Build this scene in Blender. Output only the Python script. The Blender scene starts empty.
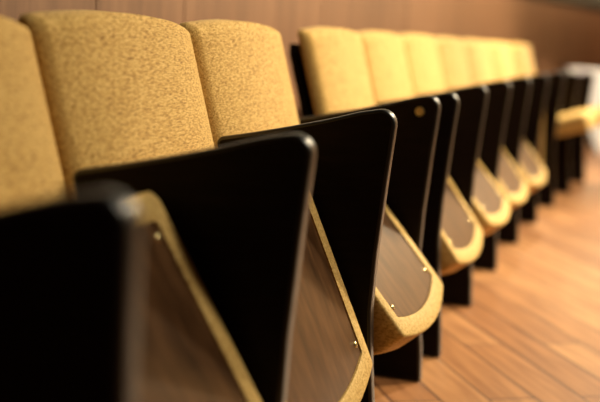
import bpy, bmesh, math, random
from mathutils import Vector, Matrix, noise
random.seed(7)
PI = math.pi
scene = bpy.context.scene
C = scene.collection

# ------------------------------------------------------------------ layout
# u runs along the row away from the camera, v towards the aisle, z up.  Blender X = u, Y = -v
PITCH, GAP, CURV = 0.55, 0.205, 0.02907
U5 = 4 * PITCH + GAP                       # the divider where the second block (and the bend) begins


def row(u, v=0.0):
    """A point of the bent row: distance u along it, v in front of it -> (X, Y, heading)."""
    uc = max(u - U5, 0.0)
    a = CURV * uc
    X = min(u, U5) + (math.sin(a) / CURV if uc > 0 else 0.0)
    V = (1 - math.cos(a)) / CURV if uc > 0 else 0.0
    X, V = X - math.sin(a) * v, V + math.cos(a) * v
    return X, -V, -a


# ------------------------------------------------------------------ materials
def mat(name):
    m = bpy.data.materials.new(name)
    m.use_nodes = True
    nt = m.node_tree
    b = nt.nodes['Principled BSDF']
    return m, nt, b


def N(nt, t, **kw):
    n = nt.nodes.new(t)
    for k, v in kw.items():
        if k.startswith('i_'):
            n.inputs[k[2:].replace('_', ' ')].default_value = v
        else:
            setattr(n, k, v)
    return n


def ramp(nt, stops):
    r = nt.nodes.new('ShaderNodeValToRGB')
    e = r.color_ramp.elements
    while len(e) < len(stops):
        e.new(0.5)
    for k, (p, c) in zip(e, stops):
        k.position = p
        k.color = (*c, 1)
    return r


def grain_mat(name, stops, scale, rough, stretch=(1, 1, 1), bump=0.0, spec=0.5, coat=0.0, detail=4, coord='Object', sheen=0.0, coatr=.15):
    m, nt, b = mat(name)
    tc = N(nt, 'ShaderNodeTexCoord')
    mp = N(nt, 'ShaderNodeMapping')
    mp.inputs['Scale'].default_value = stretch
    nt.links.new(tc.outputs[coord], mp.inputs['Vector'])
    nz = N(nt, 'ShaderNodeTexNoise')
    nz.inputs['Scale'].default_value = scale
    nz.inputs['Detail'].default_value = detail
    nz.inputs['Roughness'].default_value = .62
    nt.links.new(mp.outputs[0], nz.inputs['Vector'])
    r = ramp(nt, stops)
    nt.links.new(nz.outputs['Fac'], r.inputs['Fac'])
    nt.links.new(r.outputs[0], b.inputs['Base Color'])
    b.inputs['Roughness'].default_value = rough
    b.inputs['Specular IOR Level'].default_value = spec
    b.inputs['Coat Weight'].default_value = coat
    b.inputs['Coat Roughness'].default_value = coatr
    b.inputs['Sheen Weight'].default_value = sheen
    if bump:
        bp = N(nt, 'ShaderNodeBump')
        bp.inputs['Strength'].default_value = bump
        bp.inputs['Distance'].default_value = .002
        nt.links.new(nz.outputs['Fac'], bp.inputs['Height'])
        nt.links.new(bp.outputs[0], b.inputs['Normal'])
    return m


M = {}
M['fabric'] = grain_mat('golden_weave', [(.34, (.26, .125, .020)), (.48, (.57, .335, .082)), (.66, (.78, .525, .18))],
                        460, .85, (.17, 1.0, 1.0), .6, .15, sheen=.15, detail=4)
M['rim'] = grain_mat('golden_weave_rim', [(.30, (.34, .19, .04)), (.5, (.58, .37, .11)), (.72, (.72, .51, .19))],
                     170, .7, (1, 1, 1.6), .35, .25, detail=5)
M['laminate'] = grain_mat('walnut_laminate', [(.30, (.026, .011, .004)), (.5, (.066, .029, .011)), (.70, (.12, .056, .022))],
                          10, .30, (5, 1.2, 1.0), .04, .42)
M['laminate'].node_tree.nodes['Principled BSDF'].inputs['Specular Tint'].default_value = (1, .74, .48, 1)
M['dark_wood'] = grain_mat('dark_stained_wood', [(.3, (.004, .0018, .0015)), (.6, (.008, .004, .003)), (.8, (.014, .007, .005))],
                           14, .5, (1, 1, 6), .03, .10)
M['edge'] = grain_mat('satin_edge_strip', [(.3, (.006, .005, .004)), (.7, (.011, .009, .007))], 30, .36, (1, 1, 1), .02, .45, coat=.15, coatr=.35)
M['brass'] = grain_mat('brass', [(.3, (.70, .52, .22)), (.7, (.85, .68, .34))], 40, .3, spec=.5)
M['brass'].node_tree.nodes['Principled BSDF'].inputs['Metallic'].default_value = .9
M['iron'] = grain_mat('black_iron', [(.3, (.008, .008, .008)), (.7, (.02, .018, .016))], 30, .5)
M['white'] = grain_mat('white_paint', [(.3, (.78, .76, .70)), (.7, (.84, .82, .77))], 5, .6)
M['tan_paint'] = grain_mat('tan_paint', [(.3, (.46, .28, .13)), (.7, (.52, .33, .16))], 5, .7)
M['violet'] = grain_mat('pale_violet_print', [(.3, (.42, .36, .42)), (.7, (.62, .56, .58))], 8, .6)
M['trim'] = grain_mat('dark_trim', [(.3, (.012, .014, .010)), (.7, (.022, .022, .016))], 12, .5)


def wall_material():
    m, nt, b = mat('wall_veneer')
    tc = N(nt, 'ShaderNodeTexCoord')
    mp = N(nt, 'ShaderNodeMapping')
    mp.inputs['Scale'].default_value = (1, 1, .12)
    nt.links.new(tc.outputs['UV'], mp.inputs['Vector'])
    nz = N(nt, 'ShaderNodeTexNoise')
    nz.inputs['Scale'].default_value = 9
    nz.inputs['Detail'].default_value = 5
    mp2 = N(nt, 'ShaderNodeMapping')
    mp2.inputs['Scale'].default_value = (3.0, .22, 1)
    nt.links.new(tc.outputs['UV'], mp2.inputs['Vector'])
    nt.links.new(mp2.outputs[0], nz.inputs['Vector'])
    r = ramp(nt, [(.3, (.135, .060, .026)), (.55, (.19, .088, .040)), (.75, (.24, .118, .056))])
    nt.links.new(nz.outputs['Fac'], r.inputs['Fac'])
    nt.links.new(r.outputs[0], b.inputs['Base Color'])
    b.inputs['Roughness'].default_value = .45
    b.inputs['Specular IOR Level'].default_value = .4
    return m


M['wall'] = wall_material()


def floor_material():
    m, nt, b = mat('oak_plank_floor')
    tc = N(nt, 'ShaderNodeTexCoord')
    mp = N(nt, 'ShaderNodeMapping')
    mp.inputs['Rotation'].default_value = (0, 0, math.radians(-29))      # boards run diagonally to the row
    nt.links.new(tc.outputs['Object'], mp.inputs['Vector'])
    br = N(nt, 'ShaderNodeTexBrick')
    br.offset = .37
    br.inputs['Color1'].default_value = (.35, .15, .052, 1)
    br.inputs['Color2'].default_value = (.50, .245, .095, 1)
    br.inputs['Mortar'].default_value = (.10, .036, .012, 1)
    br.inputs['Scale'].default_value = 1
    br.inputs['Brick Width'].default_value = 1.1
    br.inputs['Row Height'].default_value = .105
    br.inputs['Mortar Size'].default_value = .0035
    br.inputs['Mortar Smooth'].default_value = .3
    nt.links.new(mp.outputs[0], br.inputs['Vector'])
    mp2 = N(nt, 'ShaderNodeMapping')
    mp2.inputs['Scale'].default_value = (1.2, 14, 1)
    nt.links.new(mp.outputs[0], mp2.inputs['Vector'])
    nz = N(nt, 'ShaderNodeTexNoise')
    nz.inputs['Scale'].default_value = 3
    nz.inputs['Detail'].default_value = 6
    nt.links.new(mp2.outputs[0], nz.inputs['Vector'])
    r = ramp(nt, [(.32, (.62, .55, .5)), (.6, (1, 1, 1)), (.8, (1.2, 1.15, 1.1))])
    nt.links.new(nz.outputs['Fac'], r.inputs['Fac'])
    mx = N(nt, 'ShaderNodeMix', data_type='RGBA', blend_type='MULTIPLY')
    mx.inputs['Factor'].default_value = 1
    nt.links.new(br.outputs['Color'], mx.inputs['A'])
    nt.links.new(r.outputs[0], mx.inputs['B'])
    nt.links.new(mx.outputs['Result'], b.inputs['Base Color'])
    b.inputs['Roughness'].default_value = .42
    b.inputs['Specular IOR Level'].default_value = .5
    bp = N(nt, 'ShaderNodeBump')
    bp.inputs['Strength'].default_value = .25
    bp.inputs['Distance'].default_value = .002
    nt.links.new(br.outputs['Fac'], bp.inputs['Height'])
    bp.invert = True
    nt.links.new(bp.outputs[0], b.inputs['Normal'])
    return m


M['floor'] = floor_material()


# ------------------------------------------------------------------ helpers
def obj(name, bm, m, parent=None, smooth=True, angle=40):
    me = bpy.data.meshes.new(name)
    bmesh.ops.recalc_face_normals(bm, faces=bm.faces)
    bm.to_mesh(me)
    bm.free()
    me.materials.append(m)
    for p in me.polygons:
        p.use_smooth = smooth
    if smooth:
        me.set_sharp_from_angle(angle=math.radians(angle))
    o = bpy.data.objects.new(name, me)
    C.objects.link(o)
    if parent:
        o.parent = parent
    return o


def tag(o, label, cat, group=None):
    o['label'] = label
    o['category'] = cat
    if group:
        o['group'] = group


def empty(name):
    o = bpy.data.objects.new(name, None)
    o.empty_display_size = .1
    C.objects.link(o)
    return o


def copy_tree(o, parent=None):
    c = o.copy()
    C.objects.link(c)
    if parent:
        c.parent = parent
    for ch in list(o.children):
        copy_tree(ch, c)
    return c


def loft(bm, loops, cap0=False, cap1=False):
    """Bridge closed loops of equal length."""
    vs = [[bm.verts.new(p) for p in L] for L in loops]
    n = len(vs[0])
    for a, b in zip(vs, vs[1:]):
        for i in range(n):
            bm.faces.new((a[i], a[(i + 1) % n], b[(i + 1) % n], b[i]))
    if cap0:
        bm.faces.new(vs[0])
    if cap1:
        bm.faces.new(vs[-1])
    return vs


def rounded(poly, radii, seg=7):
    """Round the corners of a 2D polygon."""
    out = []
    n = len(poly)
    for i in range(n):
        p = Vector(poly[i]); a = Vector(poly[i - 1]); b = Vector(poly[(i + 1) % n])
        r = radii[i] if isinstance(radii, (list, tuple)) else radii
        if r <= 1e-6:
            out.append(p); continue
        d1 = (a - p).normalized(); d2 = (b - p).normalized()
        ang = d1.angle(d2)
        t = min(r / math.tan(ang / 2), (a - p).length * .49, (b - p).length * .49)
        r2 = t * math.tan(ang / 2)
        c = p + (d1 + d2).normalized() * (r2 / math.sin(ang / 2))
        s = p + d1 * t; e = p + d2 * t
        va = s - c; vb = e - c
        th = va.angle_signed(vb)
        for k in range(seg + 1):
            q = va.copy(); f = th * k / seg
            q = Vector((va.x * math.cos(-f) - va.y * math.sin(-f), va.x * math.sin(-f) + va.y * math.cos(-f)))
            out.append(c + q)
    return out


def offset(poly, d):
    """Offset a CCW 2D outline inwards by d."""
    n = len(poly)
    out = []
    for i in range(n):
        a, p, b = poly[i - 1], poly[i], poly[(i + 1) % n]
        e1 = (p - a).normalized(); e2 = (b - p).normalized()
        n1 = Vector((-e1.y, e1.x)); n2 = Vector((-e2.y, e2.x))
        m = n1 + n2
        m /= max(m.length_squared / 2, .4)
        out.append(p + m * d)
    return out


def ccw(poly):
    s = sum(poly[i - 1].x * poly[i].y - poly[i].x * poly[i - 1].y for i in range(len(poly)))
    return poly if s > 0 else poly[::-1]


def dome(bm, c, nrm, r, h):
    nrm = nrm.normalized()
    x = nrm.orthogonal().normalized(); y = nrm.cross(x)
    loops = []
    for k in range(4):
        a = k / 4 * PI / 2
        loops.append([c + nrm * (h * math.sin(a)) + (x * math.cos(t) + y * math.sin(t)) * (r * math.cos(a))
                      for t in (2 * PI * i / 10 for i in range(10))])
    loops.insert(0, [p - nrm * .004 for p in loops[0]])
    loft(bm, loops, True, True)


def cyl(bm, a, b, r, n=14):
    d = (b - a).normalized(); x = d.orthogonal().normalized(); y = d.cross(x)
    ring = lambda c, q: [c + (x * math.cos(t) + y * math.sin(t)) * q for t in (2 * PI * i / n for i in range(n))]
    loft(bm, [ring(a, r * .9), ring(a + d * .002, r), ring(b - d * .002, r), ring(b, r * .9)], True, True)


def W(u, v, z):            # chair-local point
    return Vector((u, -v, z))


# ------------------------------------------------------------------ seat divider (armrest panel)
T = .015                   # half thickness


def divider_outline():
    pts = [(-.40, 0), (0, 0), (-.004, .07), (-.015, .18), (-.021, .28), (-.018, .37), (-.008, .50),
           (.003, .622), (-.063, .609), (-.113, .594), (-.18, .577), (-.245, .562), (-.309, .549),
           (-.242, .340), (-.40, .30)]
    rad = [0, .006, .2, .2, .2, .2, .2, .034, .3, .3, .3, .3, .012, .02, .01]
    return ccw(rounded([Vector(p) for p in pts], rad))


def make_divider():
    root = empty('seat_divider')
    o = divider_outline()
    bm = bmesh.new()
    i1 = offset(o, .0015)
    i2 = offset(o, .006)
    def L(poly, x): return [Vector((x, -p.x, p.y)) for p in poly]
    loft(bm, [L(i2, -T), L(i2, T)], True, True)
    obj('board', bm, M['dark_wood'], root, angle=25)
    # rounded edge strip around the board, above the floor
    bm = bmesh.new()
    prof = []
    for k in range(13):                                  # nearly flat strip with eased arrises
        a = -PI / 2 + PI * k / 12
        sa = math.copysign(abs(math.sin(a)) ** .55, math.sin(a))
        prof.append((T * sa, .006 * (1 - abs(math.cos(a)) ** .55)))
    loops = [L(i2, -T)] + [L(offset(o, d), x) for x, d in prof] + [L(i2, T)]
    loft(bm, loops)
    bmesh.ops.remove_doubles(bm, verts=bm.verts, dist=1e-6)
    obj('edge_strip', bm, M['edge'], root, angle=60)
    return root


# ------------------------------------------------------------------ theatre seat
HV, HZ = -.098, .334       # hinge
FACE = .030                # underside face lies this far in front of the hinge
S0, S1 = -.224, .193       # along the seat: the folded-up front edge (negative) to the rear edge
SW = .232                  # half width
ARC = .030


def seat_outline(d=0.0, r=None):
    """Outline of the folded seat inset by d: straight sides and front, bowed rear edge."""
    w, s0, s1, arc = SW - d, S0 + d, S1 - d, ARC * (SW - d) / SW
    pts = [Vector((-w, s0)), Vector((w, s0)), Vector((w, s1 - arc))]
    nb = 12
    mid = [Vector((w * t, s1 - arc * abs(t) ** 2.0)) for t in (1 - 2 * k / nb for k in range(1, nb))]
    pts += mid + [Vector((-w, s1 - arc))]
    rc = max(.020 - d * .35, .004) if r is None else r
    rs = max(.012 - d * .2, .003) if r is None else r
    return ccw(rounded(pts, [rc, rc, rs] + [0] * len(mid) + [rs], 5))


def frame(t):
    """Map (x across, s down the seat, d out of the underside) to the chair, tilt t."""
    sn, cs = math.sin(t), math.cos(t)
    def f(x, s, d):
        dd = FACE + d
        return W(x, HV + sn * s + cs * dd, HZ - cs * s + sn * dd)
    return f


def make_seat(root, tilt, reach=.2602, dv=0.0):
    f0 = frame(math.radians(tilt))
    f = lambda x, s, d: f0(x, s, d) - Vector((0, dv, 0))
    L = lambda d_in, d: [f(p.x, p.y, d) for p in seat_outline(d_in)]
    bm = bmesh.new()
    loops = [L(.036, -.009), L(.036, -.001), L(.033, 0), L(.004, 0), L(.001, -.002), L(0, -.005),
             L(0, -.055), L(.004, -.068), L(.014, -.079), L(.034, -.087), L(.075, -.092)]
    loft(bm, loops, True, True)
    cushion = obj('seat', bm, M['rim'], root, angle=50)
    bm = bmesh.new()
    loft(bm, [L(.0365, -.0085), L(.0365, -.0045), L(.038, -.003)], False, True)
    lm = obj('underside_board', bm, M['laminate'], cushion, False)
    lm['label'] = 'brown wood-grain board set into the underside of the seat'
    for sx in (-1, 1):
        for s in (S0 + .055, S1 - .080):
            bm = bmesh.new()
            c = f(sx * (SW - .052), s, -.003)
            nrm = f(0, 0, 1) - f(0, 0, 0)
            dome(bm, c, nrm, .006, .0035)
            sc = obj('screw', bm, M['brass'], cushion)
            sc['label'] = 'brass screw head'
    for sx in (-1, 1):
        bm = bmesh.new()
        cyl(bm, W(sx * (SW - .03), HV, HZ), W(sx * reach, HV, HZ), .013)
        obj('pivot', bm, M['iron'], root)
    return cushion


def make_back(root, seed):
    rnd = random.Random(seed)
    # golden pad: an arched-top cushion leaning back
    PW = .2665
    zb, zt = .365, .733
    tan = .275
    V0 = -.357
    nx, nz = 36, 26
    bm = bmesh.new()
    def ztop(q):                 # arched top edge, q in -1..1 (towards the camera is -1)
        e = abs(q)
        return zt - .006 + .022 * (1 - min(1, abs(q + .25) / 1.25) ** 1.6) - .007 * max(0, (e - .95) / .05) ** 2
    grid_f, grid_b = [], []
    for j in range(nz + 1):
        rf, rb = [], []
        w = j / nz
        for i in range(nx + 1):
            q = -1 + 2 * i / nx
            q = math.sin(q * PI / 2) * .35 + q * .65
            x = q * PW
            z = zb + (ztop(q) - zb) * w
            e = (1 - abs(q) ** 2.7)
            ey = 1 - max(0, (w - .945) / .055) ** 3
            eb = 1 - max(0, (.06 - w) / .06) ** 2
            th = (.012 * min(1, (1 - abs(q)) / .03) ** .5 + .037 * max(e, 0) ** .9) * max(ey, 0) ** .5 * max(eb, 0) ** .5
            th += .0016 * noise.noise(Vector((x * 9 + seed * 5, z * 9, seed))) * e
            # gathered cloth where the seam turns the upper near corner
            th -= .006 * math.exp(-(((q + .86) / .05) ** 2 + ((w - .955) / .02) ** 2))
            vplane = V0 + (zt - z) * tan - .022
            cs = 1 / math.sqrt(1 + tan * tan)
            rf.append(bm.verts.new(W(x, vplane + th * cs, z + th * tan * cs)))
            rb.append(bm.verts.new(W(x * .99, vplane - .012 - .012 * e * ey, z - .002 * w)))
        grid_f.append(rf); grid_b.append(rb)
    for g, flip in ((grid_f, False), (grid_b, True)):
        for j in range(nz):
            for i in range(nx):
                q = (g[j][i], g[j][i + 1], g[j + 1][i + 1], g[j + 1][i])
                bm.faces.new(q[::-1] if flip else q)
    rim_f = grid_f[0] + [r[-1] for r in grid_f[1:]] + grid_f[-1][-2::-1] + [r[0] for r in grid_f[-2:0:-1]]
    rim_b = grid_b[0] + [r[-1] for r in grid_b[1:]] + grid_b[-1][-2::-1] + [r[0] for r in grid_b[-2:0:-1]]
    n = len(rim_f)
    for i in range(n):
        bm.faces.new((rim_f[i], rim_f[(i + 1) % n], rim_b[(i + 1) % n], rim_b[i]))
    pad = obj('backrest_pad', bm, M['fabric'], root, angle=70)
    # dark shell board behind the pad, down to the level of the arms
    bm = bmesh.new()
    # two bends: leaning board above, upright skirt below
    rows = [.345, .42, .50, .58, .68, .705]
    g1, g2 = [], []
    for z in rows:
        hw = .258 if z < .70 else .235
        zz = z
        v0 = V0 + (zt - zz) * tan - .022
        g1.append([bm.verts.new(W(x, v0 - .027, z)) for x in (-hw, -.13, .0, .13, hw)])
        g2.append([bm.verts.new(W(x, v0 - .045, z)) for x in (-hw, -.13, .0, .13, hw)])
    for g in (g1, g2):
        for a, b in zip(g, g[1:]):
            for i in range(4):
                bm.faces.new((a[i], a[i + 1], b[i + 1], b[i]))
    r1 = g1[0] + [r[-1] for r in g1[1:]] + g1[-1][-2::-1] + [r[0] for r in g1[-2:0:-1]]
    r2 = g2[0] + [r[-1] for r in g2[1:]] + g2[-1][-2::-1] + [r[0] for r in g2[-2:0:-1]]
    for i in range(len(r1)):
        bm.faces.new((r1[i], r1[(i + 1) % len(r1)], r2[(i + 1) % len(r1)], r2[i]))
    obj('back_shell', bm, M['dark_wood'], root, angle=30)
    return pad


def place(o, u, v=0.0):
    x, y, a = row(u, v)
    o.location = (x, y, 0)
    o.rotation_euler = (0, 0, a)


# ---- twelve dividers -------------------------------------------------
divider_u = {k: (k if k < 5 else k - 1) * PITCH + (GAP if k >= 5 else 0) for k in range(1, 13)}
divider_u[1] -= .010
divider_v = {1: .023, 2: .006, 4: -.011}
divider_u[4] -= .005
ends = {
    1: 'dark armrest board nearest the camera, its rounded corner a pale blur at lower left',
    2: 'large dark armrest board second from the camera, covering the foot of the wide golden backrest',
    3: 'sharp dark armrest board third from the camera with a thin bright rounded edge',
    4: 'dark armrest board with a small brass button, ending the nearer block of seats',
    5: 'brown-lit dark armrest board just past the one with the brass button, across the narrow gap',
    6: 'second dark armrest board of the farther block, counted from the narrow gap',
    7: 'third dark armrest board of the farther block, counted from the narrow gap',
    8: 'fourth dark armrest board of the farther block, counted from the narrow gap',
    9: 'dark armrest board of the farther block three boards before its far end board',
    10: 'dark armrest board on the near side of the nearer lowered seat at the far end',
    11: 'dark armrest board between the two lowered seats at the far end of the row',
    12: 'far end board of the whole row, standing out dark in front of the white panel',
}
proto = make_divider()
dividers = {}
for k in range(12, 0, -1):
    o = copy_tree(proto) if k > 1 else proto
    place(o, divider_u[k], divider_v.get(k, 0))
    tag(o, ends[k], 'armrest', 'dark armrest boards between the theatre seats')
    o.scale.z = {11: .98, 12: .965}.get(k, 1)       # the last two boards are slightly lower
    dividers[k] = o
    if k == 1:                                          # the nearest board has a straighter front edge
        for ch in o.children:
            ch.data = ch.data.copy()
            for v in ch.data.vertices:
                if v.co.y < .12 and v.co.z < .6:
                    v.co.y -= .052 * (1 - v.co.z / .6)
# the brass button on the end board of the nearer block
bm = bmesh.new()
cyl(bm, Vector((-T + .001, .040, .582)), Vector((-T - .004, .040, .582)), .010)
b = obj('button', bm, M['brass'], dividers[4])
b['label'] = 'small round brass button near the top corner'

# ---- ten theatre seats ----------------------------------------------
tilts = {1: 31, 2: 24, 3: 40, 4: 36, 5: 41, 6: 38, 7: 39, 8: 3, 9: -73, 10: -74}
seat_label = {
    1: 'nearest golden theatre seat at the left picture edge, folded up behind the blurred board',
    2: 'golden theatre seat second from the camera with the widest, sharply focused backrest',
    3: 'golden theatre seat third from the camera, last one before the narrow gap, folded up',
    4: 'golden theatre seat first after the narrow gap, folded up with a brown board underneath',
    5: 'golden theatre seat second after the narrow gap, folded up with a brown board underneath',
    6: 'golden theatre seat third after the narrow gap, folded up with a brown board underneath',
    7: 'golden theatre seat fourth after the narrow gap, last folded seat that shows fully',
    8: 'folded golden theatre seat right before the lowered seats, only a sliver of its seat showing',
    9: 'golden theatre seat with its seat lowered, the nearer of the two lowered ones',
    10: 'golden theatre seat at the far end of the row with its seat lowered',
}
for i in range(1, 11):
    u = (divider_u[i] + divider_u[i + 1]) / 2 if i < 4 else (divider_u[i + 1] + divider_u[i + 2]) / 2
    if i == 1:
        u = 1.5 * PITCH
    if i == 3:
        u = 1.918
    r = empty('theatre_seat')
    make_back(r, i)
    make_seat(r, tilts[i], .2590 if i == 3 else .2597, .012 if i == 1 else 0)
    place(r, u)
    r.location.z = -.004 * max(0, i - 6)
    if i == 3:
        r.scale.x = .975
    tag(r, seat_label[i], 'theatre seat', 'golden theatre seats of the row')

# ------------------------------------------------------------------ setting
def strip(name, u0, u1, n, prof, m, closed=True):
    """Sweep a profile [(v, z)] along the bent row."""
    bm = bmesh.new()
    uv = bm.loops.layers.uv.new('UVMap')
    rows_ = []
    for i in range(n + 1):
        u = u0 + (u1 - u0) * i / n
        rows_.append((u, [bm.verts.new((*row(u, v)[:2], z)) for v, z in prof]))
    np_ = len(prof)
    for (ua, a), (ub, b) in zip(rows_, rows_[1:]):
        for i in range(np_):
            j = (i + 1) % np_
            fc = bm.faces.new((a[i], a[j], b[j], b[i]))
            for lp, (uu, zz) in zip(fc.loops, ((ua, prof[i][1]), (ua, prof[j][1]), (ub, prof[j][1]), (ub, prof[i][1]))):
                lp[uv].uv = (uu, zz)
    bm.faces.new(rows_[0][1]); bm.faces.new(rows_[-1][1][::-1])
    o = obj(name, bm, m, None, angle=30)
    o['kind'] = 'structure'
    return o


WV = -.66
bm = bmesh.new()
bmesh.ops.create_grid(bm, x_segments=2, y_segments=2, size=1)
for v in bm.verts:
    v.co = Vector((6.5 + v.co.x * 10.5, v.co.y * 8 - 4.5, 0))
fl = obj('floor', bm, M['floor'], None, False)
fl['kind'] = 'structure'
# veneer panels of the wall with narrow open joints over a dark backing
joints = [-3.0, 1.42, 1.90, 2.38, 3.6, 4.8, 6.0, 7.2, 8.4, 9.6, 10.8, 12.0, 14.0, 16.0]
ZW = 1.05
for n_, (a, b_) in enumerate(zip(joints, joints[1:])):
    strip('wall_back' if n_ == 0 else 'wall_back.%03d' % n_, a + .0025, b_ - .0025, max(2, int((b_ - a) * 4)),
          [(WV, 0), (WV, ZW), (WV - .02, ZW), (WV - .02, 0)], M['wall'])
strip('wall_backing', -3.0, 16.0, 60, [(WV - .021, 0), (WV - .021, 3.0), (WV - .10, 3.0), (WV - .10, 0)], M['trim'])
strip('trim_1', -3.0, 16.0, 60, [(WV + .015, ZW + .001), (WV + .015, ZW + .07), (WV - .02, ZW + .07), (WV - .02, ZW + .001)], M['trim'])

# unseen tan wall, added out of frame for the glossy boards to reflect
bm = bmesh.new()
bmesh.ops.create_cube(bm, size=1)
for v in bm.verts:
    v.co = Vector((10.6 + v.co.x * .1, -3.6 + v.co.y * 4.8, 1.4 + v.co.z * 2.8))
we = obj('wall_reflector', bm, M['tan_paint'], None, False)
we['kind'] = 'structure'

# white panel standing past the end of the row
root = empty('standing_panel')
tag(root, 'white panel with a sloping dark side edge standing past the far end', 'panel')
def board(name, pts, x0, x1, m, rad=.004):
    bm = bmesh.new()
    o = ccw([Vector(p) for p in pts])
    loft(bm, [[Vector((x, -p.x, p.y)) for p in o] for x in (x0, x1)], True, True)
    return obj(name, bm, m, root, False)
board('sheet', [(-.06 + .06, .585), (.245, .0), (1.0, .0), (1.0, .585)], 8.1, 8.14, M['white'])
board('side_edge', [(-.045, .59), (.205, .0), (.2445, .0), (-.0005, .585), (-.0005, .59)], 8.09, 8.15, M['trim'])
board('printed_mark', [(.05, .50), (.12, .50), (.14, .56), (.07, .57)], 8.097, 8.0995, M['violet'])

# ------------------------------------------------------------------ lights
def spot(name, loc, target, energy, col, size=70, blend=.6, rad=.06):
    l = bpy.data.lights.new(name, 'SPOT')
    l.energy = energy; l.color = col; l.spot_size = math.radians(size); l.spot_blend = blend; l.shadow_soft_size = rad
    o = bpy.data.objects.new(name, l)
    C.objects.link(o)
    o.location = loc
    d = Vector(target) - Vector(loc)
    o.rotation_euler = d.to_track_quat('-Z', 'Y').to_euler()
    return o


def area(name, loc, target, energy, col, sx, sy):
    l = bpy.data.lights.new(name, 'AREA')
    l.energy = energy; l.color = col; l.shape = 'RECTANGLE'; l.size = sx; l.size_y = sy
    o = bpy.data.objects.new(name, l)
    C.objects.link(o)
    o.location = loc
    d = Vector(target) - Vector(loc)
    o.rotation_euler = d.to_track_quat('-Z', 'Y').to_euler()
    return o


WARM = (1.0, .84, .57)
spot('spot_light', (4.0, -1.9, 2.7), (2.9, .15, .5), 630, WARM, 62, 1.0, .10)
spot('spot_light', (6.2, -1.6, 2.7), (3.9, .2, .5), 840, WARM, 70, .9, .10)
spot('spot_light', (7.6, -1.9, 2.7), (5.7, .1, .5), 700, WARM, 70, .9, .10)
spot('spot_light', (7.3, -1.2, 1.2), (8.1, -.14, .27), 130, (1, .9, .74), 36, .5, .05)  # low out-of-frame spot, added only to brighten the white panel
spot('spot_light', (8.0, -2.5, 2.7), (10.5, -2.8, 1.2), 900, (1, .86, .64), 100, .8, .10)  # added to light the unseen wall that the boards reflect
for u_ in (8.2, 10.3, 12.4):                              # strip lights added to brighten the top of the far wall
    x_, y_, a_ = row(u_, WV + .14)
    l_ = area('wall_top_fill', (x_, y_, 1.36), (x_, y_, 0), 11, (1, .70, .38), 2.0, .05)
    l_.rotation_euler = (0, 0, a_)
spot('wall_fill', (6.1, .0, 2.4), (6.1, .60, .7), 330, WARM, 120, .9, .08)  # fill added to brighten the back wall, not a known fixture
area('ceiling_lamp', (2.0, -1.9, 3.0), (1.6, 0, .4), 62, (1, .90, .72), .45, .45)

w = bpy.data.worlds.new('hall')
scene.world = w
w.use_nodes = True
bg = w.node_tree.nodes['Background']
bg.inputs['Color'].default_value = (.9, .68, .45, 1)
bg.inputs['Strength'].default_value = .022

# ------------------------------------------------------------------ camera
f, pt, yw, rl, u0, v0, H = 1149.49, .146, .26296, -.05184, -.20358, .34204, .73379
fw0 = Vector((math.cos(yw), math.sin(yw), 0)); r0 = Vector((math.sin(yw), -math.cos(yw), 0))
fwd = fw0 * math.cos(pt) + Vector((0, 0, -math.sin(pt)))
up0 = fw0 * math.sin(pt) + Vector((0, 0, math.cos(pt)))
right = r0 * math.cos(rl) - up0 * math.sin(rl)
up = r0 * math.sin(rl) + up0 * math.cos(rl)
cam = bpy.data.cameras.new('camera')
co = bpy.data.objects.new('camera', cam)
C.objects.link(co)
co.matrix_world = Matrix(((right.x, up.x, -fwd.x, u0), (right.y, up.y, -fwd.y, -v0), (right.z, up.z, -fwd.z, H), (0, 0, 0, 1)))
cam.sensor_width = 36
cam.lens = f / 600 * 36
cam.clip_start = .05
cam.dof.use_dof = True
cam.dof.focus_distance = 1.86
cam.dof.aperture_fstop = 2.3
scene.camera = co

vs = scene.view_settings
vs.view_transform = 'Standard'
vs.look = 'None'
vs.gamma = 1
vs.use_curve_mapping = False
vs.exposure = 0.05
